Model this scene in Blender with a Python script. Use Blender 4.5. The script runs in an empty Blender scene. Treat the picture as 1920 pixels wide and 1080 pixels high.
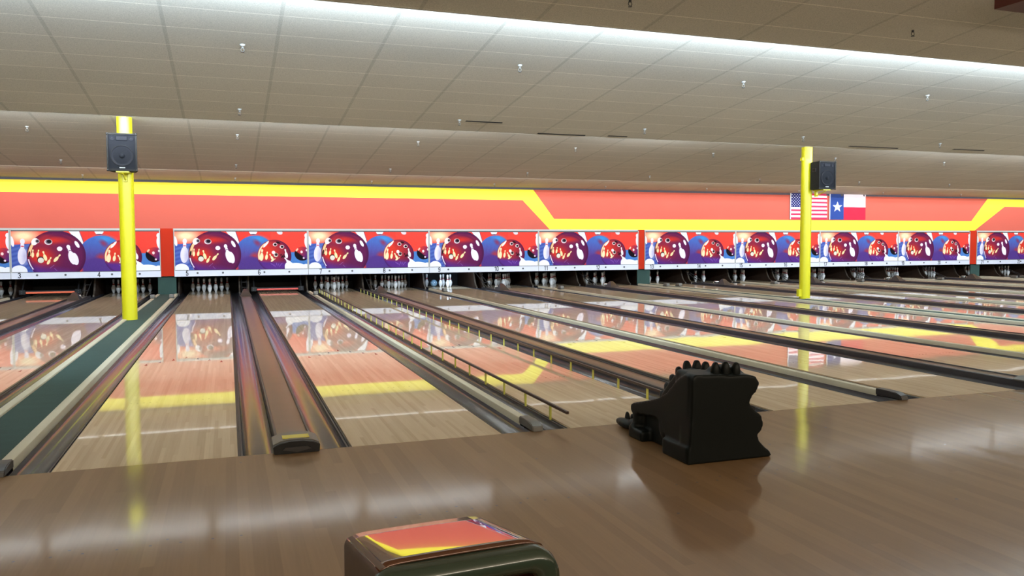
import bpy, bmesh, math, random
import numpy as np
from mathutils import Vector, Matrix

random.seed(7)
S = bpy.context.scene
COL = S.collection
PI = math.pi

# ------------------------------------------------------------------ camera, exposure, world, lights
F_PX = 1517.03
cam_d = bpy.data.cameras.new('camera'); cam = bpy.data.objects.new('camera', cam_d); COL.objects.link(cam)
cam_d.sensor_width = 36.0; cam_d.lens = F_PX / 1920 * 36.0; cam_d.clip_end = 200
_yaw, _pit, _rol = 0.337241, 0.056847, -0.0027025
_c, _s = math.cos(_yaw), math.sin(_yaw)
_F = Vector((_s*math.cos(_pit), _c*math.cos(_pit), -math.sin(_pit)))
_R = Vector((_c, -_s, 0)); _U = _R.cross(_F)
_R2 = _R*math.cos(_rol) + _U*math.sin(_rol); _U2 = -_R*math.sin(_rol) + _U*math.cos(_rol)
M4 = Matrix((( _R2.x, _U2.x, -_F.x, 0.494163), (_R2.y, _U2.y, -_F.y, -5.392082), (_R2.z, _U2.z, -_F.z, 1.362836), (0, 0, 0, 1)))
cam.matrix_world = M4
S.camera = cam
S.view_settings.view_transform = 'Standard'; S.view_settings.look = 'None'
S.view_settings.gamma = 1.0; S.view_settings.use_curve_mapping = False
S.view_settings.exposure = 0.0

w = bpy.data.worlds.new('world'); S.world = w; w.use_nodes = True
w.node_tree.nodes['Background'].inputs[0].default_value = (0.5, 0.47, 0.42, 1)
w.node_tree.nodes['Background'].inputs[1].default_value = 0.02

def area(name, loc, size_x, size_y, power, color, tilt=0.0, spread=180):
    """area light strip, facing the pins (+y), tilted up by `tilt`"""
    d = bpy.data.lights.new(name, 'AREA'); d.shape = 'RECTANGLE'; d.size = size_x; d.size_y = size_y
    d.energy = power; d.color = color; d.spread = math.radians(spread)
    o = bpy.data.objects.new(name, d); COL.objects.link(o); o.location = loc
    o.rotation_euler = (math.radians(90) + tilt, 0, 0)
    return o
COOL = (0.76, 0.88, 1.0)
# ceiling drops (where each sloping bay ends and the next one starts higher): y, z of the lower lip, z of the next bay
LIPS = [(2.50, 3.63, 3.957), (8.70, 3.34, 3.648), (14.90, 3.042, 3.21)]
PW_A, PW_B, PW_C = 76.0, 70.0, 15.0            # watts per metre of each row
# row A: continuous, row B: some tubes weaker, row C: continuous over the wall and the masking units
area('cove_or_fill_light', (13.0, 2.66, 3.77), 46.0, 0.10, PW_A*46, (0.64, 0.82, 1.0), 0.10)
for i in range(17):
    x = -8.6 + 2.5*i
    k = 1.0
    if 5.0 < x < 8.0: k = 0.35
    if 10.5 < x < 15.5: k = 0.35
    area('cove_or_fill_light', (x, 8.82, 3.52), 2.36, 0.08, PW_B*2.4*k, (0.80, 0.90, 1.0), 0.7)
area('cove_or_fill_light', (13.0, 15.02, 3.13), 46.0, 0.07, PW_C*46, (1.0, 0.98, 0.95), 0.5)
area('pit_lamp', (6.74, 17.75, 0.62), 0.9, 0.12, 18.0, (0.55, 0.75, 1.0), -0.9)
# added warm fill behind the camera, unseen, brightening the near ceiling and approach
area('cove_or_fill_light', (13.0, -7.5, 3.35), 46.0, 0.30, 1150.0, (1.0, 0.86, 0.68), 0.2, 140)

# ------------------------------------------------------------------ materials
def s2l(c):
    return tuple((v/12.92 if v <= 0.04045 else ((v+0.055)/1.055)**2.4) for v in c)
def rgb(r, g, b): return s2l((r/255, g/255, b/255)) + (1.0,)
def mat(name, col, rough=0.5, metal=0.0, coat=0.0, coat_rough=0.03, spec=0.5, ior=1.5, coat_ior=1.5):
    m = bpy.data.materials.new(name); m.use_nodes = True
    b = m.node_tree.nodes['Principled BSDF']
    b.inputs['Base Color'].default_value = col; b.inputs['Roughness'].default_value = rough
    b.inputs['Metallic'].default_value = metal; b.inputs['Coat Weight'].default_value = coat
    b.inputs['Coat Roughness'].default_value = coat_rough; b.inputs['Coat IOR'].default_value = coat_ior
    b.inputs['Specular IOR Level'].default_value = spec; b.inputs['IOR'].default_value = ior
    return m
def N(m, t, **kw):
    n = m.node_tree.nodes.new(t)
    for k, v in kw.items(): setattr(n, k, v)
    return n
def L(m, a, b): m.node_tree.links.new(a, b)
def bsdf(m): return m.node_tree.nodes['Principled BSDF']
def mathn(m, op, a, b=None, c=None):
    n = N(m, 'ShaderNodeMath', operation=op)
    for i, v in enumerate((a, b, c)):
        if v is None: continue
        if isinstance(v, (int, float)): n.inputs[i].default_value = v
        else: L(m, v, n.inputs[i])
    return n.outputs[0]
def noisy(name, col, rough=0.5, amount=0.25, scale=6.0, stretch=(1, 1, 1), bump=0.0, bscale=None, **kw):
    """plain colour broken up by procedural noise (wear, dirt, grain), optional fine bump"""
    m = mat(name, col, rough, **kw)
    tc = N(m, 'ShaderNodeTexCoord'); mp = N(m, 'ShaderNodeMapping'); mp.inputs['Scale'].default_value = stretch
    L(m, tc.outputs['Object'], mp.inputs[0])
    nz = N(m, 'ShaderNodeTexNoise'); nz.inputs['Scale'].default_value = scale; nz.inputs['Detail'].default_value = 5
    L(m, mp.outputs[0], nz.inputs['Vector'])
    f = mathn(m, 'MULTIPLY_ADD', nz.outputs['Fac'], 2*amount, 1-amount)
    mx = N(m, 'ShaderNodeVectorMath', operation='SCALE'); mx.inputs[0].default_value = col[:3]; L(m, f, mx.inputs['Scale'])
    L(m, mx.outputs[0], bsdf(m).inputs['Base Color'])
    if bump:
        n2 = N(m, 'ShaderNodeTexNoise'); n2.inputs['Scale'].default_value = bscale or scale*6
        L(m, mp.outputs[0], n2.inputs['Vector'])
        bp = N(m, 'ShaderNodeBump'); bp.inputs['Strength'].default_value = bump; bp.inputs['Distance'].default_value = 0.002
        L(m, n2.outputs['Fac'], bp.inputs['Height']); L(m, bp.outputs[0], bsdf(m).inputs['Normal'])
    return m
def wood(name, light, dark, rough, coat, coat_rough, board=0.0267, seg=1.6, wav=0.0, pindeck=False, wavscale=(1.2, 0.35, 1)):
    m = mat(name, light, rough, coat=coat, coat_rough=coat_rough, spec=0.1)
    geo = N(m, 'ShaderNodeNewGeometry'); sp = N(m, 'ShaderNodeSeparateXYZ'); L(m, geo.outputs['Position'], sp.inputs[0])
    bi = mathn(m, 'FLOOR', mathn(m, 'DIVIDE', sp.outputs['X'], board))
    off = mathn(m, 'MULTIPLY', bi, 0.377)
    sj = mathn(m, 'FLOOR', mathn(m, 'ADD', mathn(m, 'DIVIDE', sp.outputs['Y'], seg), off))
    cb = N(m, 'ShaderNodeCombineXYZ'); L(m, bi, cb.inputs[0]); L(m, sj, cb.inputs[1])
    wn = N(m, 'ShaderNodeTexWhiteNoise', noise_dimensions='2D'); L(m, cb.outputs[0], wn.inputs['Vector'])
    mp = N(m, 'ShaderNodeMapping'); mp.inputs['Scale'].default_value = (60, 1.6, 1); L(m, geo.outputs['Position'], mp.inputs[0])
    nz = N(m, 'ShaderNodeTexNoise'); nz.inputs['Scale'].default_value = 1.5; nz.inputs['Detail'].default_value = 4; L(m, mp.outputs[0], nz.inputs['Vector'])
    f = mathn(m, 'ADD', mathn(m, 'MULTIPLY', wn.outputs['Value'], 0.55), mathn(m, 'MULTIPLY', nz.outputs['Fac'], 0.5))
    mix = N(m, 'ShaderNodeMix', data_type='RGBA'); mix.inputs['A'].default_value = light; mix.inputs['B'].default_value = dark
    L(m, f, mix.inputs['Factor'])
    colour = mix.outputs['Result']
    if pindeck:   # darker boards past the splice, and again on the pin deck
        g = mathn(m, 'GREATER_THAN', sp.outputs['Y'], 4.62)
        g2 = mathn(m, 'GREATER_THAN', sp.outputs['Y'], 17.2)
        k = mathn(m, 'SUBTRACT', mathn(m, 'SUBTRACT', 1.0, mathn(m, 'MULTIPLY', g, 0.10)), mathn(m, 'MULTIPLY', g2, 0.12))
        sc = N(m, 'ShaderNodeVectorMath', operation='SCALE'); L(m, colour, sc.inputs[0]); L(m, k, sc.inputs['Scale'])
        colour = sc.outputs[0]
    L(m, colour, bsdf(m).inputs['Base Color'])
    if wav:
        mp2 = N(m, 'ShaderNodeMapping'); mp2.inputs['Scale'].default_value = wavscale; L(m, geo.outputs['Position'], mp2.inputs[0])
        n2 = N(m, 'ShaderNodeTexNoise'); n2.inputs['Scale'].default_value = 1.0; n2.inputs['Detail'].default_value = (0.0 if pindeck else 3.0); L(m, mp2.outputs[0], n2.inputs['Vector'])
        bp = N(m, 'ShaderNodeBump'); bp.inputs['Strength'].default_value = 1.0; bp.inputs['Distance'].default_value = wav
        L(m, n2.outputs['Fac'], bp.inputs['Height']); L(m, bp.outputs[0], bsdf(m).inputs['Normal']); L(m, bp.outputs[0], bsdf(m).inputs['Coat Normal'])
    return m
LANE = wood('lane_wood', rgb(218, 196, 164), rgb(184, 160, 128), 0.5, 0.78, 0.025, wav=0.0005, pindeck=True, wavscale=(2.6, 0.5, 1))
APPR = wood('approach_wood', rgb(148, 116, 80), rgb(126, 97, 65), 0.5, 1.0, 0.10, board=0.057, seg=2.3, wav=0.006)
ARROW = mat('arrow_inlay', rgb(60, 35, 25), 0.4, coat=1.0)
GUT = noisy('gutter_plastic', rgb(70, 70, 76), 0.16, 0.25, 5.0, (3, .5, 1), spec=0.6)
BLACK = mat('black_metal', rgb(14, 13, 13), 0.4)
BLACKM = noisy('matte_black', rgb(16, 16, 17), 0.75, 0.3, 8)
CREAM = noisy('cream_capping', rgb(192, 184, 160), 0.6, 0.12, 8.0, (1, .3, 1))
TRACK = noisy('brown_track_cover', rgb(92, 68, 50), 0.30, 0.22, 4.0, (1, 1.5, 1))
RAILSIDE = noisy('dark_track_rail', rgb(48, 46, 50), 0.4, 0.2, 6.0)
ENDGREY = noisy('grey_end_casting', rgb(98, 94, 86), 0.4, 0.15, 9.0)
ENDDARK = noisy('dark_end_casting', rgb(50, 47, 46), 0.4, 0.2, 12.0)
STICK = noisy('yellow_sticker', rgb(206, 190, 70), 0.5, 0.15, 60.0, (.3, 1, 4))
GREEN = noisy('green_carpet', rgb(40, 64, 58), 0.95, 0.25, 3.0, (1, 2.5, 1), bump=0.6, bscale=300)
YEL = noisy('yellow_paint', rgb(196, 188, 14), 0.35, 0.05, 3.0)
YELW = noisy('yellow_wall_paint', rgb(224, 216, 36), 0.6, 0.04, 3.0)
CORAL = noisy('coral_wall_paint', rgb(182, 88, 74), 0.75, 0.05, 1.2, spec=0.1)
NAVY = noisy('dark_wall_strip', rgb(52, 52, 66), 0.6, 0.1, 4.0)
REDP = noisy('red_panel_paint', rgb(166, 40, 18), 0.7, 0.06, 3.0, spec=0.1)
GREYF = noisy('grey_frame_paint', rgb(160, 160, 156), 0.45, 0.06, 5.0)
WHITEP = noisy('white_board_paint', rgb(196, 200, 212), 0.45, 0.04, 5.0)
NUMB = mat('number_black', rgb(14, 14, 16), 0.5)
BOLT = mat('bolt_metal', rgb(70, 72, 76), 0.5, metal=0.3)
CHROME = mat('chrome_metal', rgb(190, 190, 186), 0.25, metal=0.8)
PIN = mat('pin_white', rgb(206, 206, 204), 0.25, coat=0.5)
PINRED = mat('pin_red', rgb(130, 24, 30), 0.3)
BROWNK = noisy('kickback_wood', rgb(52, 34, 22), 0.5, 0.3, 5.0)
EDGEK = noisy('kickback_edge', rgb(70, 60, 50), 0.5, 0.2, 9.0)
ORANGE = noisy('orange_sweep_paint', rgb(226, 96, 52), 0.4, 0.1, 8.0)
REDSW = noisy('red_sweep_paint', rgb(206, 66, 56), 0.4, 0.1, 8.0)
RAILB = noisy('brown_bumper_rail', rgb(62, 42, 36), 0.35, 0.2, 8.0)
POSTY = noisy('yellow_post_paint', rgb(196, 192, 84), 0.45, 0.12, 20.0)
SPKB = noisy('speaker_black', rgb(5, 5, 6), 0.8, 0.2, 30.0, bump=0.3, bscale=200)
SPKG = noisy('speaker_grille', rgb(16, 19, 26), 0.8, 0.12, 40.0, spec=0.2)
SPKC = noisy('speaker_cone', rgb(22, 24, 32), 0.7, 0.1, 20.0, spec=0.2)
DRAG = noisy('dark_green_plastic', rgb(4, 9, 6), 0.5, 0.15, 10.0, spec=0.25, bump=0.15, bscale=60)
BEAM = noisy('dark_red_beam', rgb(84, 36, 26), 0.6, 0.15, 5.0)
DARKW = noisy('room_wall_paint', rgb(70, 60, 50), 0.8, 0.1, 2.0)
HOODT = mat('hood_lacquer', rgb(104, 62, 38), 0.06, metal=0.45, coat=1.0, coat_rough=0.02, coat_ior=1.9)
HOODG = noisy('hood_green_gloss', rgb(52, 64, 52), 0.22, 0.08, 6.0, coat=0.6)
HOODR = noisy('hood_dark_red', rgb(84, 14, 18), 0.25, 0.1, 6.0, coat=0.6)
HOODB = noisy('hood_brown_side', rgb(74, 54, 38), 0.4, 0.15, 6.0)
BLUEB = noisy('blue_ball', rgb(120, 150, 170), 0.25, 0.2, 20.0)

def ceiling_mat():
    m = mat('ceiling_tile', rgb(190, 180, 160), 0.9, spec=0.2)
    geo = N(m, 'ShaderNodeNewGeometry'); sp = N(m, 'ShaderNodeSeparateXYZ'); L(m, geo.outputs['Position'], sp.inputs[0])
    def line(coord, period, origin, half):
        t = mathn(m, 'DIVIDE', mathn(m, 'SUBTRACT', coord, origin), period)
        fr = mathn(m, 'ABSOLUTE', mathn(m, 'SUBTRACT', t, mathn(m, 'ROUND', t)))
        return mathn(m, 'LESS_THAN', fr, half/period), mathn(m, 'ROUND', mathn(m, 'ADD', t, 0.5))
    lx, ix = line(sp.outputs['X'], 1.2192, -1.3404, 0.021)
    ly, iy = line(sp.outputs['Y'], 0.6108, 3.868, 0.008)
    cb = N(m, 'ShaderNodeCombineXYZ'); L(m, ix, cb.inputs[0]); L(m, iy, cb.inputs[1])
    wn = N(m, 'ShaderNodeTexWhiteNoise', noise_dimensions='2D'); L(m, cb.outputs[0], wn.inputs['Vector'])
    nz = N(m, 'ShaderNodeTexNoise'); nz.inputs['Scale'].default_value = 90; nz.inputs['Detail'].default_value = 3; L(m, geo.outputs['Position'], nz.inputs['Vector'])
    sp2 = mathn(m, 'MULTIPLY_ADD', nz.outputs['Fac'], 0.9, 0.53)
    n3 = N(m, 'ShaderNodeTexNoise'); n3.inputs['Scale'].default_value = 0.7; L(m, geo.outputs['Position'], n3.inputs['Vector'])
    sp3 = mathn(m, 'MULTIPLY_ADD', n3.outputs['Fac'], 0.14, 0.93)
    f = mathn(m, 'MULTIPLY', mathn(m, 'MULTIPLY', sp2, sp3), mathn(m, 'MULTIPLY_ADD', wn.outputs['Value'], 0.05, 0.96))
    f = mathn(m, 'MULTIPLY', f, mathn(m, 'SUBTRACT', 1.0, mathn(m, 'MULTIPLY', lx, 0.17)))  # shade along the lengthwise grid bars, put into the tile colour
    f = mathn(m, 'MULTIPLY', f, mathn(m, 'MULTIPLY_ADD', ly, 0.42, 1.0))  # highlight on the cross bars, put into the tile colour
    sc = N(m, 'ShaderNodeVectorMath', operation='SCALE'); sc.inputs[0].default_value = rgb(186, 180, 168)[:3]; L(m, f, sc.inputs['Scale'])
    L(m, sc.outputs[0], bsdf(m).inputs['Base Color'])
    return m
CEIL = ceiling_mat()
def attr_mat(name, rough):
    m = mat(name, (1, 1, 1, 1), rough, spec=0.08)
    a = N(m, 'ShaderNodeAttribute'); a.attribute_name = 'paint'
    L(m, a.outputs['Color'], bsdf(m).inputs['Base Color'])
    return m
PRINT = attr_mat('printed_picture', 0.7)
CLOTH = attr_mat('printed_cloth', 0.85)

# ------------------------------------------------------------------ mesh helpers
def obj(name, bm, m, parent=None, loc=None, smooth=False, rot=None):
    me = bpy.data.meshes.new(name)
    bmesh.ops.recalc_face_normals(bm, faces=bm.faces[:])
    bm.to_mesh(me); bm.free()
    for x in (m if isinstance(m, (list, tuple)) else [m]): me.materials.append(x)
    if smooth:
        for p in me.polygons: p.use_smooth = True
        if smooth != 'all': me.set_sharp_from_angle(angle=math.radians(38))
    o = bpy.data.objects.new(name, me); COL.objects.link(o)
    if parent: o.parent = parent
    if loc: o.location = loc
    if rot: o.rotation_euler = rot
    return o
def tag(o, label=None, cat=None, group=None, kind=None):
    if label: o['label'] = label
    if cat: o['category'] = cat
    if group: o['group'] = group
    if kind: o['kind'] = kind
    return o
def thing(name, label, cat, loc=(0, 0, 0), rz=0.0, group=None):
    o = bpy.data.objects.new(name, None); COL.objects.link(o); o.empty_display_size = 0.1
    o.location = loc; o.rotation_euler = (0, 0, rz)
    return tag(o, label, cat, group)
def struct(name, bm, m, **kw):
    return tag(obj(name, bm, m, **kw), kind='structure')
def dup(o, loc=None, label=None, group=None, parent=None, rz=None):
    c = o.copy(); COL.objects.link(c)
    if parent: c.parent = parent
    if loc is not None: c.location = loc
    if rz is not None: c.rotation_euler = (0, 0, rz)
    if label: c['label'] = label
    if group: c['group'] = group
    for ch in list(KIDS.get(o.name, [])): 
        k = dup(ch, parent=c)
        KIDS.setdefault(c.name, []).append(k)
    return c
KIDS = {}
def reg(o):
    """remember the children of a prototype so that dup() can copy them"""
    KIDS[o.name] = [c for c in COL.objects if c.parent == o]
    for c in KIDS[o.name]: reg(c)
    return o
def BM(): return bmesh.new()
def box(bm, x0, x1, y0, y1, z0, z1, mi=0, M=None):
    vs = [bm.verts.new((x, y, z)) for z in (z0, z1) for y in (y0, y1) for x in (x0, x1)]
    if M is not None:
        for v in vs: v.co = M @ v.co
    for q in ((0, 2, 3, 1), (4, 5, 7, 6), (0, 1, 5, 4), (2, 6, 7, 3), (0, 4, 6, 2), (1, 3, 7, 5)):
        f = bm.faces.new([vs[i] for i in q]); f.material_index = mi
    return bm
def bbox(x0, x1, y0, y1, z0, z1, bev=0.004, seg=2):
    bm = box(BM(), x0, x1, y0, y1, z0, z1)
    bmesh.ops.bevel(bm, geom=bm.edges[:], offset=bev, segments=seg, affect='EDGES', profile=0.7)
    return bm
def prism(bm, pts, a0, a1, axis='x', mi=0, cap=True):
    """closed polygon pts extruded along an axis. axis x: pts=(y,z); y: pts=(x,z); z: pts=(x,y)"""
    def P(p, a):
        return {'x': (a, p[0], p[1]), 'y': (p[0], a, p[1]), 'z': (p[0], p[1], a)}[axis]
    A = [bm.verts.new(P(p, a0)) for p in pts]; B = [bm.verts.new(P(p, a1)) for p in pts]
    n = len(pts)
    for i in range(n):
        f = bm.faces.new((A[i], A[(i+1) % n], B[(i+1) % n], B[i])); f.material_index = mi
    if cap:
        for loop in (A[::-1], B):
            f = bm.faces.new(loop); f.material_index = mi
    return bm
def strip(bm, pts, y0, y1, mi=0):
    """open profile pts=(x,z) extruded along y"""
    A = [bm.verts.new((p[0], y0, p[1])) for p in pts]; B = [bm.verts.new((p[0], y1, p[1])) for p in pts]
    for i in range(len(pts)-1):
        f = bm.faces.new((A[i], A[i+1], B[i+1], B[i])); f.material_index = mi
    return bm
def tube(bm, a, b, r, n=10, r2=None, mi=0):
    a = Vector(a); b = Vector(b); d = (b-a).normalized(); r2 = r if r2 is None else r2
    u = d.orthogonal().normalized(); v = d.cross(u)
    A = [bm.verts.new(a + (u*math.cos(t)+v*math.sin(t))*r) for t in [2*PI*i/n for i in range(n)]]
    B = [bm.verts.new(b + (u*math.cos(t)+v*math.sin(t))*r2) for t in [2*PI*i/n for i in range(n)]]
    for i in range(n):
        f = bm.faces.new((A[i], A[(i+1) % n], B[(i+1) % n], B[i])); f.material_index = mi
    bm.faces.new(A[::-1]).material_index = mi; bm.faces.new(B).material_index = mi
    return bm
def lathe(bm, prof, n=24, M=None, mats=None):
    """prof=(r,z) list revolved around z"""
    rings = []
    for r, z in prof:
        if r < 1e-6: rings.append([bm.verts.new((0, 0, z))])
        else: rings.append([bm.verts.new((r*math.cos(2*PI*i/n), r*math.sin(2*PI*i/n), z)) for i in range(n)])
    for k in range(len(rings)-1):
        A, B = rings[k], rings[k+1]
        for i in range(n):
            j = (i+1) % n
            if len(A) == 1 and len(B) == 1: continue
            if len(A) == 1: f = bm.faces.new((A[0], B[i], B[j]))
            elif len(B) == 1: f = bm.faces.new((A[i], A[j], B[0]))
            else: f = bm.faces.new((A[i], A[j], B[j], B[i]))
            if mats: f.material_index = mats[k]
    if M is not None:
        for v in bm.verts: v.co = M @ v.co
    return bm
def ball(bm, c, r, sc=(1, 1, 1), seg=16, M=None):
    T = Matrix.Translation(c) @ Matrix.Diagonal((sc[0]*r, sc[1]*r, sc[2]*r, 1))
    if M is not None: T = M @ T
    bmesh.ops.create_uvsphere(bm, u_segments=seg, v_segments=seg//2+2, radius=1, matrix=T)
    return bm

# ------------------------------------------------------------------ lane layout
HW, GW = 0.527, 0.235                       # half lane width, gutter width
WORDS = 'zero one two three four five six seven eight nine ten eleven twelve thirteen fourteen fifteen sixteen seventeen eighteen nineteen twenty twenty-one twenty-two twenty-three twenty-four'.split()
W_IN, W_OUT, W_WALK = 1.77726, 1.59119, 2.02254
X = {5: 0.0}
for n in range(6, 25): X[n] = X[n-1] + (W_IN if n % 2 == 0 else (W_WALK if n in (13, 21) else W_OUT))
for n in range(4, 0, -1): X[n] = X[n+1] - (W_IN if n % 2 == 1 else (W_WALK if n == 4 else W_OUT))
Y_END = 19.35                                # end of the pin decks
XL, XR = X[1]-1.4, X[24]+1.6                 # side walls of the hall

# ------------------------------------------------------------------ the room
bm = BM()
box(bm, XL, XR, -7.0, 0.0, -0.16, 0.0)
# joints of the approach boards and its small inlaid dots
struct('floor', bm, APPR)
bm = BM()
for n in range(1, 25):
    for yd, offs in ((-1.48, (-.53, -.4, -.267, -.133, 0, .133, .267, .4, .53)), (-1.42, (-.2, .2)), (-0.16, (.54,))):
        for dx in offs:
            if X[n]+dx > XR: continue
            bmesh.ops.create_circle(bm, cap_ends=True, radius=0.007, segments=10, matrix=Matrix.Translation((X[n]+dx+random.uniform(-.006, .006), yd, 0.0006)))
for x, y in ((3.9, -.9), (4.6, -.62), (5.0, -1.3), (5.7, -.8), (2.3, -.7), (2.6, -1.9), (4.1, -2.2), (6.2, -1.6)):
    bmesh.ops.create_circle(bm, cap_ends=True, radius=0.009, segments=10, matrix=Matrix.Translation((x, y, 0.0006)))
struct('trim_1', bm, ARROW)
bm = BM(); box(bm, XL, XR, 0.0, 20.2, -0.30, -0.16)
struct('floor.001', bm, BLACKM)
bm = BM(); box(bm, XL, XR, -13.0, -7.0, -0.5, -0.2)
struct('floor.002', bm, DARKW)
def slab(bm, y0, z0, y1, z1, t=0.05):
    prism(bm, [(y0, z0), (y1, z1), (y1, z1+t), (y0, z0+t)], XL, XR, 'x')
SL = 0.0998
cz = [(0.80, 3.80, 2.50, 3.63), (2.44, 3.963, 8.70, 3.34), (8.64, 3.654, 14.90, 3.042), (14.84, 3.216, 17.50, 2.952)]
for i, (y0, z0, y1, z1) in enumerate(cz):
    bm = BM(); slab(bm, y0, z0, y1, z1)
    struct('ceiling' if i == 0 else 'ceiling.%03d' % i, bm, CEIL)
for i, (y, z0, z1) in enumerate(LIPS):
    bm = BM(); box(bm, XL, XR, y-0.03, y+0.012, z0, z1+0.04)
    struct('trim_%d' % (i+2), bm, CEIL)
def tube_row(name, y, z, r, m, keep):
    bm = BM()
    for i in range(17):
        x = -8.6+2.5*i
        if keep(x): tube(bm, (x-1.18, y, z), (x+1.18, y, z), r, 8)
    return struct(name, bm, m)
def glow(name, k):
    m = mat(name, (1, 1, 1, 1), .5); b = bsdf(m); b.inputs['Emission Color'].default_value = (.9, .96, 1, 1); b.inputs['Emission Strength'].default_value = k; return m
bm = BM()
for x0, x1, y in ((5.9, 6.85, 8.55), (4.35, 5.0, 7.92), (12.9, 14.2, 8.45), (7.3, 7.7, 8.5), (15.6, 16.5, 8.3)):
    prism(bm, [(y, 3.34+SL*(8.7-y)-.001), (y+.07, 3.34+SL*(8.63-y)-.001), (y+.035, 3.34+SL*(8.67-y)-.012)], x0, x1, 'x')
struct('trim_12', bm, BLACKM)
TUBE = glow('fluorescent_tube', 22.0); TUBE2 = glow('weak_fluorescent_tube', 4.0)
weak = lambda x: 5.0 < x < 8.0 or 10.5 < x < 15.5
tube_row('trim_9', 8.85, 3.388, .019, TUBE, lambda x: not weak(x)); tube_row('trim_10', 8.85, 3.388, .019, TUBE2, weak)
tube_row('trim_11', 15.06, 3.078, .015, TUBE2, lambda x: True)
bm = BM(); box(bm, 7.87, XR, 0.50, 0.86, 3.70, 4.0); struct('trim_5', bm, BEAM)
bm = BM(); box(bm, XL, XR, -7.66, -7.60, 3.1, 3.86); struct('trim_13', bm, CEIL)  # added ceiling drop out of view, put in to carry the warm fill
bm = BM(); box(bm, XL, XR, -13.0, 0.86, 3.84, 3.95); struct('ceiling.004', bm, CEIL)
bm = BM(); box(bm, XL-.1, XL, -13, 20.2, -.5, 4.2); struct('wall_left', bm, DARKW)
bm = BM(); box(bm, XR, XR+.1, -13, 20.2, -.5, 4.2); struct('wall_right', bm, DARKW)
bm = BM(); box(bm, XL, XR, -13.1, -13.0, -.5, 4.2); struct('wall_back', bm, DARKW)
WY = 17.30                                    # plane of the wall over the pins and of the masking units
bm = BM(); box(bm, XL, XR, WY, WY+.12, 1.735, 3.05)
struct('wall_front', bm, CORAL)
bm = BM(); box(bm, XL, XR, WY-.012, WY, 2.915, 2.985); struct('trim_6', bm, NAVY)
def wallpoly(pts):
    return prism(BM(), pts, WY-.004, WY, 'y')
bm = BM()
prism(bm, [(XL, 2.612), (8.79, 2.60), (9.66, 1.737), (26.62, 1.737), (28.08, 2.632), (XR, 2.632), (XR, 2.915), (27.22, 2.915), (26.45, 2.085), (9.80, 2.055), (9.13, 2.915), (XL, 2.915)], WY-.004, WY-.0005, 'y')
struct('trim_7', bm, YELW)
# the dark space behind the masking units
bm = BM(); box(bm, XL, XR, 20.05, 20.15, -.3, 3.0); struct('wall_pit', bm, BLACKM)
bm = BM(); box(bm, XL, XR, 17.6, 20.1, 1.2, 1.25); struct('ceiling.005', bm, BLACKM)
bm = BM(); box(bm, XL, XR, WY-.004, WY+.05, 1.685, 1.735); struct('trim_8', bm, GREYF)

# ------------------------------------------------------------------ lanes
def arrow_faces(bm):
    for k in range(-3, 4):
        x = k*0.132; y = 4.86 - abs(k)*0.16; z = 0.0006
        vs = [bm.verts.new(p) for p in ((x-.016, y, z), (x+.016, y, z), (x, y+.15, z))]
        bm.faces.new(vs).material_index = 1
    for k in (-.31, -.26, -.21, -.16, -.11, .11, .16, .21, .26, .31):
        x = k; y = 2.1; z = 0.0006
        vs = [bm.verts.new((x+.008*math.cos(t), y+.008*math.sin(t), z)) for t in [2*PI*i/8 for i in range(8)]]
        bm.faces.new(vs).material_index = 1
lane0 = thing('bowling_lane', 'x', 'bowling lane')
bm = BM(); box(bm, -HW, HW, 0.003, Y_END, -0.09, 0.0); arrow_faces(bm)
obj('lane_bed', bm, [LANE, ARROW], lane0)
def gutter_mesh(s):
    bm = BM()
    pr = [(HW+.001, -.10), (HW+.001, -.012), (HW+.012, -.010), (HW+.013, -.020), (HW+.018, -.020), (HW+.019, -.010), (HW+.030, -.012), (HW+.034, -.024)]
    strip(bm, [(s*a, b) for a, b in pr], 0.003, Y_END, 1)
    c = [(HW+.034 + .196*(0.5-0.5*math.cos(t)), -.024 - .062*math.sin(t)) for t in [PI*i/14 for i in range(15)]]
    c[-1] = (HW+GW-.004, -.010)
    strip(bm, [(s*a, b) for a, b in c], 0.003, Y_END, 0)
    return bm
for s in (-1, 1): obj('gutter', gutter_mesh(s), [GUT, BLACK], lane0, smooth=True)
reg(lane0)
sides = {}
for n in range(1, 25):
    o = lane0 if n == 5 else dup(lane0)
    o.location = (X[n], 0, 0)
    extra = {3: ', orange sweep bar down at its end', 6: ', red sweep bar down at its end', 7: ', with bumper rails along both sides', 9: ', five pins and a ball left at its end',
             4: ', left of the green carpet strip', 5: ', right of the green carpet strip', 8: ', behind the dark dragon ramp'}.get(n, '')
    o['label'] = 'wooden bowling lane %s%s' % (WORDS[n], extra)
    o['group'] = 'bowling lanes'

# ---- pins
prof = [(0, 0), (.0255, 0), (.0286, .019), (.0455, .0572), (.0605, .1143), (.0578, .1492), (.0417, .1842), (.0313, .2191), (.0235, .2540),
        (.0228, .264), (.0229, .272), (.0231, .284), (.0240, .292), (.0297, .3270), (.0323, .3428), (.0290, .3645), (.0180, .3775), (0, .381)]
bm = BM(); lathe(bm, prof, 20, mats=[0]*7+[1, 0, 0, 1]+[0]*6)
pin0 = obj('bowling_pin', bm, [PIN, PINRED], smooth='all')
tag(pin0, 'x', 'bowling pin', 'x')
SPOT = [(0, 0, 'foremost pin'), (-1, 1, 'left pin of the second row'), (1, 1, 'right pin of the second row'), (-2, 2, 'left pin of the third row'), (0, 2, 'middle pin of the third row'),
        (2, 2, 'right pin of the third row'), (-3, 3, 'leftmost pin of the back row'), (-1, 3, 'second pin from left in the back row'), (1, 3, 'third pin from left in the back row'), (3, 3, 'rightmost pin of the back row')]
first = True
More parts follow.
